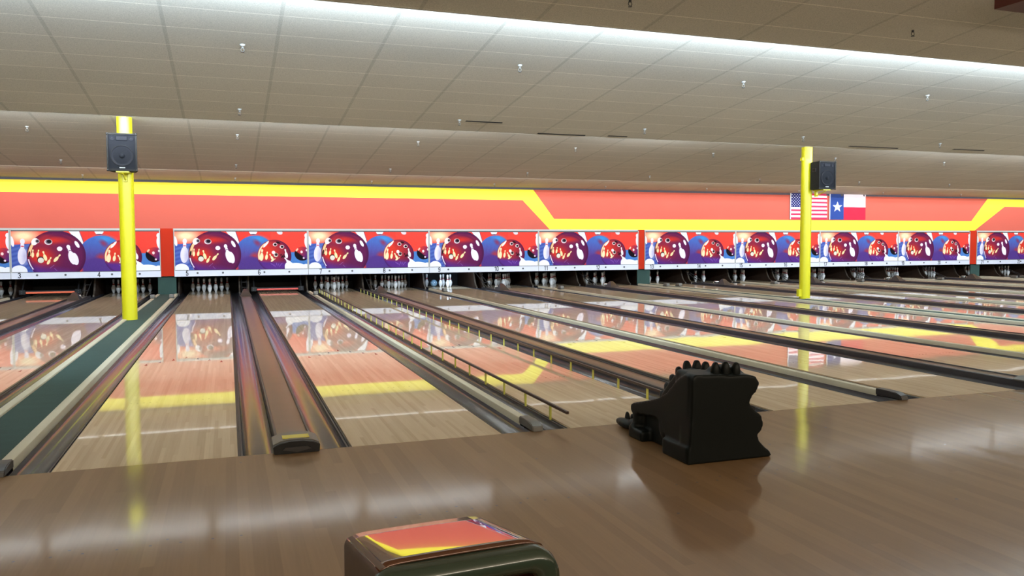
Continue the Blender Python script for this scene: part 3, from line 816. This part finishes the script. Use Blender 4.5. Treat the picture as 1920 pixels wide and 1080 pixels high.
# ------------------------------------------------------------------ columns and loudspeakers
def column(x, y, label, boxes):
    t = thing('support_column', label, 'column', (x, y, 0.030))
    bm = BM(); tube(bm, (0, 0, 0), (0, 0, 3.50), .122, 40); obj('shaft', bm, YEL, t, smooth=True)
    for (dx, dy, z, w_, h_) in boxes:
        obj('junction_box', bbox(dx-w_/2, dx+w_/2, dy-.04, dy+.04, z, z+h_, .006), YEL, t)
    return t
C1 = (X[4]+X[5])/2-.11; C2 = (X[12]+X[13])/2+.205
column(-1.14, 10.07, 'round yellow column carrying a loudspeaker, standing on the walkway left of lane 5', [])
column(13.12, 10.07, 'round yellow column carrying a loudspeaker, in front of the two flags', [(-.15, 0, 0.05, .09, .17), (-.135, 0, 3.18, .04, .07)])
def speaker(loc, rz, label):
    t = thing('loudspeaker', label, 'loudspeaker', loc, rz)
    W2, D, H_ = .23, .34, .655
    bm = BM()
    prism(bm, [(-W2, 0), (W2, 0), (W2*.80, D), (-W2*.80, D)], 0.03, H_, 'z')
    bmesh.ops.bevel(bm, geom=bm.edges[:], offset=.012, segments=2, affect='EDGES')
    obj('cabinet', bm, SPKB, t, smooth=True)
    bm = BM()   # raised rim around the front
    for a in ((-W2, -W2+.025, 0.03, H_), (W2-.025, W2, 0.03, H_), (-W2, W2, .03, .065), (-W2, W2, H_-.025, H_)):
        box(bm, a[0], a[1], -.022, .004, a[2], a[3])
    obj('front_rim', bm, SPKB, t)
    obj('grille', bbox(-W2+.025, W2-.025, -.008, .006, .065, H_-.025, .003), SPKG, t)
    R = Matrix.Translation((0, -.008, .285)) @ Matrix.Rotation(PI/2, 4, 'X')
    wf = obj('woofer', lathe(BM(), [(.170, -.002), (.176, .006), (.168, .010), (.158, .004), (.150, .002), (.06, -.012), (0, -.014)], 36, R), SPKC, t, smooth=True)
    obj('woofer_ring', lathe(BM(), [(.170, .004), (.173, .012), (.166, .012), (.165, .004)], 36, R), SPKB, wf, smooth=True)
    obj('dust_cap', lathe(BM(), [(.046, -.004), (.040, .010), (.022, .020), (0, .023)], 24, R), SPKG, wf, smooth=True)
    obj('horn', bbox(-.085, .085, -.016, -.006, .535, .605, .012), SPKC, t, smooth=True)
    for s in (-1, 1):
        R2 = Matrix.Translation((s*.145, -.008, .570)) @ Matrix.Rotation(PI/2, 4, 'X')
        obj('tweeter', lathe(BM(), [(.036, 0), (.038, .008), (.030, .008), (.022, .002), (0, .006)], 20, R2), SPKC, t, smooth=True)
    obj('badge', bbox(-.043, .043, -.016, -.007, .078, .094, .002), GREYF, t)
    bm = BM()
    for sx in (-1, 1):
        for z in (.03, H_): ball(bm, (sx*(W2-.012), -.012, z+(.012 if z < .1 else -.012)), .022, seg=10)
    obj('corner_protectors', bm, BLACK, t, smooth=True)
    bm = BM()
    for z in (.47,): box(bm, -.235, -.198, .10, .21, z-.04, z+.04)
    h = obj('handle_recess', bm, ENDDARK, t)
    obj('handle_cup', box(BM(), -.237, -.230, .115, .195, .445, .495), BLACK, h)
    bm = BM(); box(bm, -.10, .10, -.01, D+.01, .008, .030); box(bm, -.03, .03, D-.02, D+.03, -.12, .02); tube(bm, (0, .02, .0), (0, D, -.10), .012, 8)
    obj('wall_bracket', bm, YEL, t)
    return t
speaker((-1.135, 9.57, 2.53), math.radians(-1), 'black loudspeaker on the left yellow column, facing the camera')
speaker((13.27, 9.57, 2.50), math.radians(0), 'black loudspeaker on the right yellow column, seen from its left side')

# ------------------------------------------------------------------ sprinkler heads on a 3.5 m grid
def sprinkler(loc, dark, label):
    t = thing('sprinkler_head', label, 'sprinkler', loc, group='ceiling sprinkler heads')
    obj('escutcheon', lathe(BM(), [(.034, .004), (.030, -.008), (.018, -.020), (0, -.022)], 16), GREYF if not dark else ENDGREY, t, smooth=True)
    bm = BM(); tube(bm, (0, 0, -.026), (0, 0, -.05), .014, 8)
    for s in (-1, 1): tube(bm, (s*.014, 0, -.045), (s*.020, 0, -.07), .004, 6); tube(bm, (s*.020, 0, -.07), (s*.003, 0, -.088), .004, 6)
    obj('frame_arms', bm, ENDGREY if not dark else BLACK, t)
    obj('deflector', lathe(BM(), [(0, -.094), (.020, -.094), (.020, -.088), (0, -.088)], 12), BLACK, t)
    return reg(t)
ROWS = [(1.76, 1, 2, 'dark sprinkler head in the shaded near ceiling bay', lambda y: 3.63+.1308*(2.5-y)),
        (4.90, 0, 4, 'sprinkler head in the bright ceiling bay, near row', lambda y: 3.34+SL*(8.7-y)),
        (7.90, 0, 5, 'sprinkler head in the bright ceiling bay, row near its lower edge', lambda y: 3.34+SL*(8.7-y)),
        (11.03, -1, 7, 'sprinkler head in the ceiling bay behind the columns, near row', lambda y: 3.042+.0978*(14.9-y)),
        (14.05, -1, 9, 'sprinkler head in the ceiling bay behind the columns, far row', lambda y: 3.042+.0978*(14.9-y)),
        (16.75, -1, 10, 'sprinkler head in the last ceiling strip above the coral wall', lambda y: 2.952+.0992*(17.5-y))]
sp0 = {}
for y, k0_, cnt, lab, zf in ROWS:
    start = {1.76: 1, 4.90: 0, 7.90: 0}.get(y, -1)
    for k in range(cnt):
        dark = y < 2
        loc = (.71+3.512*(start+k), y, zf(y))
        words = ['leftmost', 'second from left', 'third from left', 'fourth from left', 'fifth from left', 'sixth from left', 'seventh from left', 'eighth from left', 'ninth from left', 'tenth from left']
        label = '%s, %s' % (lab, words[k])
        if dark not in sp0: sp0[dark] = sprinkler(loc, dark, label)
        else: dup(sp0[dark], loc, label)

# ------------------------------------------------------------------ dragon shaped ball ramp
dr = thing('dragon_ball_ramp', 'dark green plastic dragon shaped ball ramp with spiked back on the approach', 'ball ramp', (3.41, -.74, 0))
bm = BM()
# local coordinates: x across (-.27..+.27), y from -.40 (back, towards the camera) to +.40 (lanes), z up
back = [(-.30, 0), (-.285, .10), (-.272, .30), (-.270, .53), (-.25, .552), (-.10, .545), (.0, .535), (.11, .535), (.184, .522), (.215, .475), (.19, .42), (.160, .395), (.142, .35), (.183, .305), (.232, .27), (.247, .214), (.234, .169), (.203, .150), (.217, .11), (.262, .065), (.30, .035), (.312, .012), (.30, .0)]
prism(bm, back, -.42, -.30, 'y')
prism(bm, [(x*.92, z) for x, z in back], -.32, -.17, 'y')
rim = [(-.36, .10), (-.38, .545), (-.34, .548), (-.26, .51), (-.185, .457), (-.115, .394), (.005, .338), (.12, .301), (.335, .245), (.375, .225), (.378, .185), (.35, .165), (.10, .20), (-.05, .20), (-.10, .10)]
prism(bm, rim, -.275, -.20, 'x')
mid = [(-.38, .0), (-.38, .50), (-.32, .50), (-.22, .43), (-.10, .345), (.13, .262), (.33, .205), (.36, .17), (.34, .0)]
prism(bm, mid, -.215, .16, 'x')
def lump(x, y, z, r, sc=(1, 1, 1)): ball(bm, (x, y, z), r, sc, 14)
# front legs and feet on the near side, with a hollow between them
lump(-.235, .325, .15, .055, (.75, .95, 1.7)); lump(-.235, -.04, .16, .062, (.6, 1.1, 1.6))
box(bm, -.295, -.20, .18, .375, 0, .075); lump(-.25, .34, .07, .045, (1, 1, 1)); box(bm, -.30, -.2, -.40, -.10, 0, .10)
lump(.19, .25, .10, .07, (1, 1.6, 1.2)); lump(.18, .0, .16, .08, (1, 1.4, 1.6)); lump(.22, -.20, .05, .08, (1, 1.6, .7))
# head mass on top of the back, far side ridge
lump(.03, -.28, .545, .055, (1.9, 1.5, .75)); lump(.13, -.25, .50, .06, (1, 1.5, 1))
prism(bm, [(.52, .10), (.515, .20), (.445, .285), (.37, .36), (.285, .43), (.19, .485), (.07, .508), (-.05, .512), (-.15, .50), (-.24, .47), (-.24, .20), (.30, .08)], .02, .10, 'x')
for v in bm.verts:
    if v.co.z < 0: v.co.z = 0
body = obj('body', bm, DRAG, dr)
rm = body.modifiers.new('remesh', 'REMESH'); rm.mode = 'VOXEL'; rm.voxel_size = .011; rm.use_smooth_shade = True
smo = body.modifiers.new('smooth', 'SMOOTH'); smo.factor = .5; smo.iterations = 6
def spike(p, d, h=.05, r=.026, flat=.6):
    bm = BM(); prof_ = [(r, -.03), (r, 0), (r*.88, h*.40), (r*.70, h*.72), (r*.48, h*.92), (r*.22, h*.99), (0, h)]
    z = Vector(d).normalized(); x = Vector((1, 0, 0)); y = z.cross(x).normalized(); x = y.cross(z)
    M = Matrix((( x.x*flat, y.x, z.x, p[0]), (x.y*flat, y.y, z.y, p[1]), (x.z*flat, y.z, z.z, p[2]), (0, 0, 0, 1)))
    lathe(bm, prof_, 12, M); return obj('crest_spike', bm, DRAG, dr, smooth='all')
for (y, z, dy, dz) in ((.49, .225, .8, .9), (.425, .295, .8, .9), (.355, .365, .7, .9), (.275, .430, .6, 1), (.180, .483, .3, 1), (.062, .503, .05, 1), (-.042, .508, -.05, 1)):
    spike((.06, y, z), (0, dy, dz), .060, .036, .9)
for (x, y, z) in ((-.055, -.33, .555), (.005, -.35, .560), (.075, -.36, .552)):
    spike((x, y, z), (0, -.05, 1), .055, .032, .9)
spike((.045, -.30, .53), (.5, -.6, .6), .05, .03)
bm = BM()
lumpb = lambda x, y, z, r, sc: ball(bm, (x, y, z), r, sc, 14)
lumpb(-.19, .60, .035, .055, (.9, 2.6, .62)); lumpb(-.17, .50, .05, .05, (1, 1.6, .8))
box(bm, -.21, -.12, .34, .50, .0, .05)
tl = obj('tail', bm, DRAG, dr, smooth='all')
rm = tl.modifiers.new('remesh', 'REMESH'); rm.mode = 'VOXEL'; rm.voxel_size = .009; rm.use_smooth_shade = True
for y in (.62, .54): spike((-.17, y, .06), (0, .1, 1), .055, .030)

# ------------------------------------------------------------------ ball return hood at the bottom edge
hx = .912
hd = thing('ball_return_hood', 'ball return hood with glossy brown top and dark green rim, nearest the camera', 'ball return', (hx, -3.715, 0), math.radians(4))
W2 = .178
def rrect(w_, z0, z1, r, n=6):
    pts = [(-w_, z0)]
    for k in range(n+1): a = PI - (PI/2)*k/n; pts.append((-w_+r+r*math.cos(a), z1-r+r*math.sin(a)))
    for k in range(n+1): a = PI/2 - (PI/2)*k/n; pts.append((w_-r+r*math.cos(a), z1-r+r*math.sin(a)))
    pts.append((w_, z0)); return pts
ZT = .748
# body with a top that slopes down towards the lanes
bm = prism(BM(), rrect(W2, 0.0, ZT-.004, .022), -.16, .16, 'y')
for v in bm.verts:
    if v.co.z > .3: v.co.z -= (v.co.y+.16)*math.tan(math.radians(8.45)) 
    v.co.x *= 1 - .03*max(0, (v.co.y+.16)/.32)
obj('hood_body', bm, HOODB, hd, smooth=True)
bm = BM(); nx, ny = 16, 8
g = [[None]*(ny+1) for _ in range(nx+1)]
for i in range(nx+1):
    for j in range(ny+1):
        u = i/nx*2-1; y = -.16+.32*j/ny; wsc = (W2-.006)*(1-.03*j/ny)
        z = ZT + .002 - (y+.16)*math.tan(math.radians(8.45)) - .016*max(0, abs(u)-.82)**1.5*8 - .002*u*u
        g[i][j] = bm.verts.new((u*wsc, y, z))
for i in range(nx):
    for j in range(ny): bm.faces.new((g[i][j], g[i+1][j], g[i+1][j+1], g[i][j+1]))
top = obj('hood_top', bm, HOODT, hd, smooth='all'); sm_ = top.modifiers.new('thick', 'SOLIDIFY'); sm_.thickness = .004; sm_.offset = -1
# rounded green rim round the mouth that faces the bowlers
out = rrect(W2+.016, 0.05, ZT-.004, .05, 8); inn = rrect(W2-.032, 0.10, ZT-.050, .03, 8)
bm = BM(); 
n_ = len(out); rings = []
for k, (t_, y) in enumerate(zip((0, 0, .12, .5, .88, 1), (-.157, -.185, -.208, -.214, -.208, -.185))):
    rings.append([bm.verts.new((out[i][0]*(1-t_)+inn[i][0]*t_, y, out[i][1]*(1-t_)+inn[i][1]*t_)) for i in range(n_)])
for k in range(len(rings)-1):
    for i in range(n_):
        j = (i+1) % n_; bm.faces.new((rings[k][i], rings[k][j], rings[k+1][j], rings[k+1][i]))
obj('front_rim', bm, HOODG, hd, smooth='all')
bm = prism(BM(), [(x*.995, z) for x, z in inn], -.186, -.175, 'y'); obj('mouth_panel', bm, HOODR, hd)
bpy.context.view_layer.update()
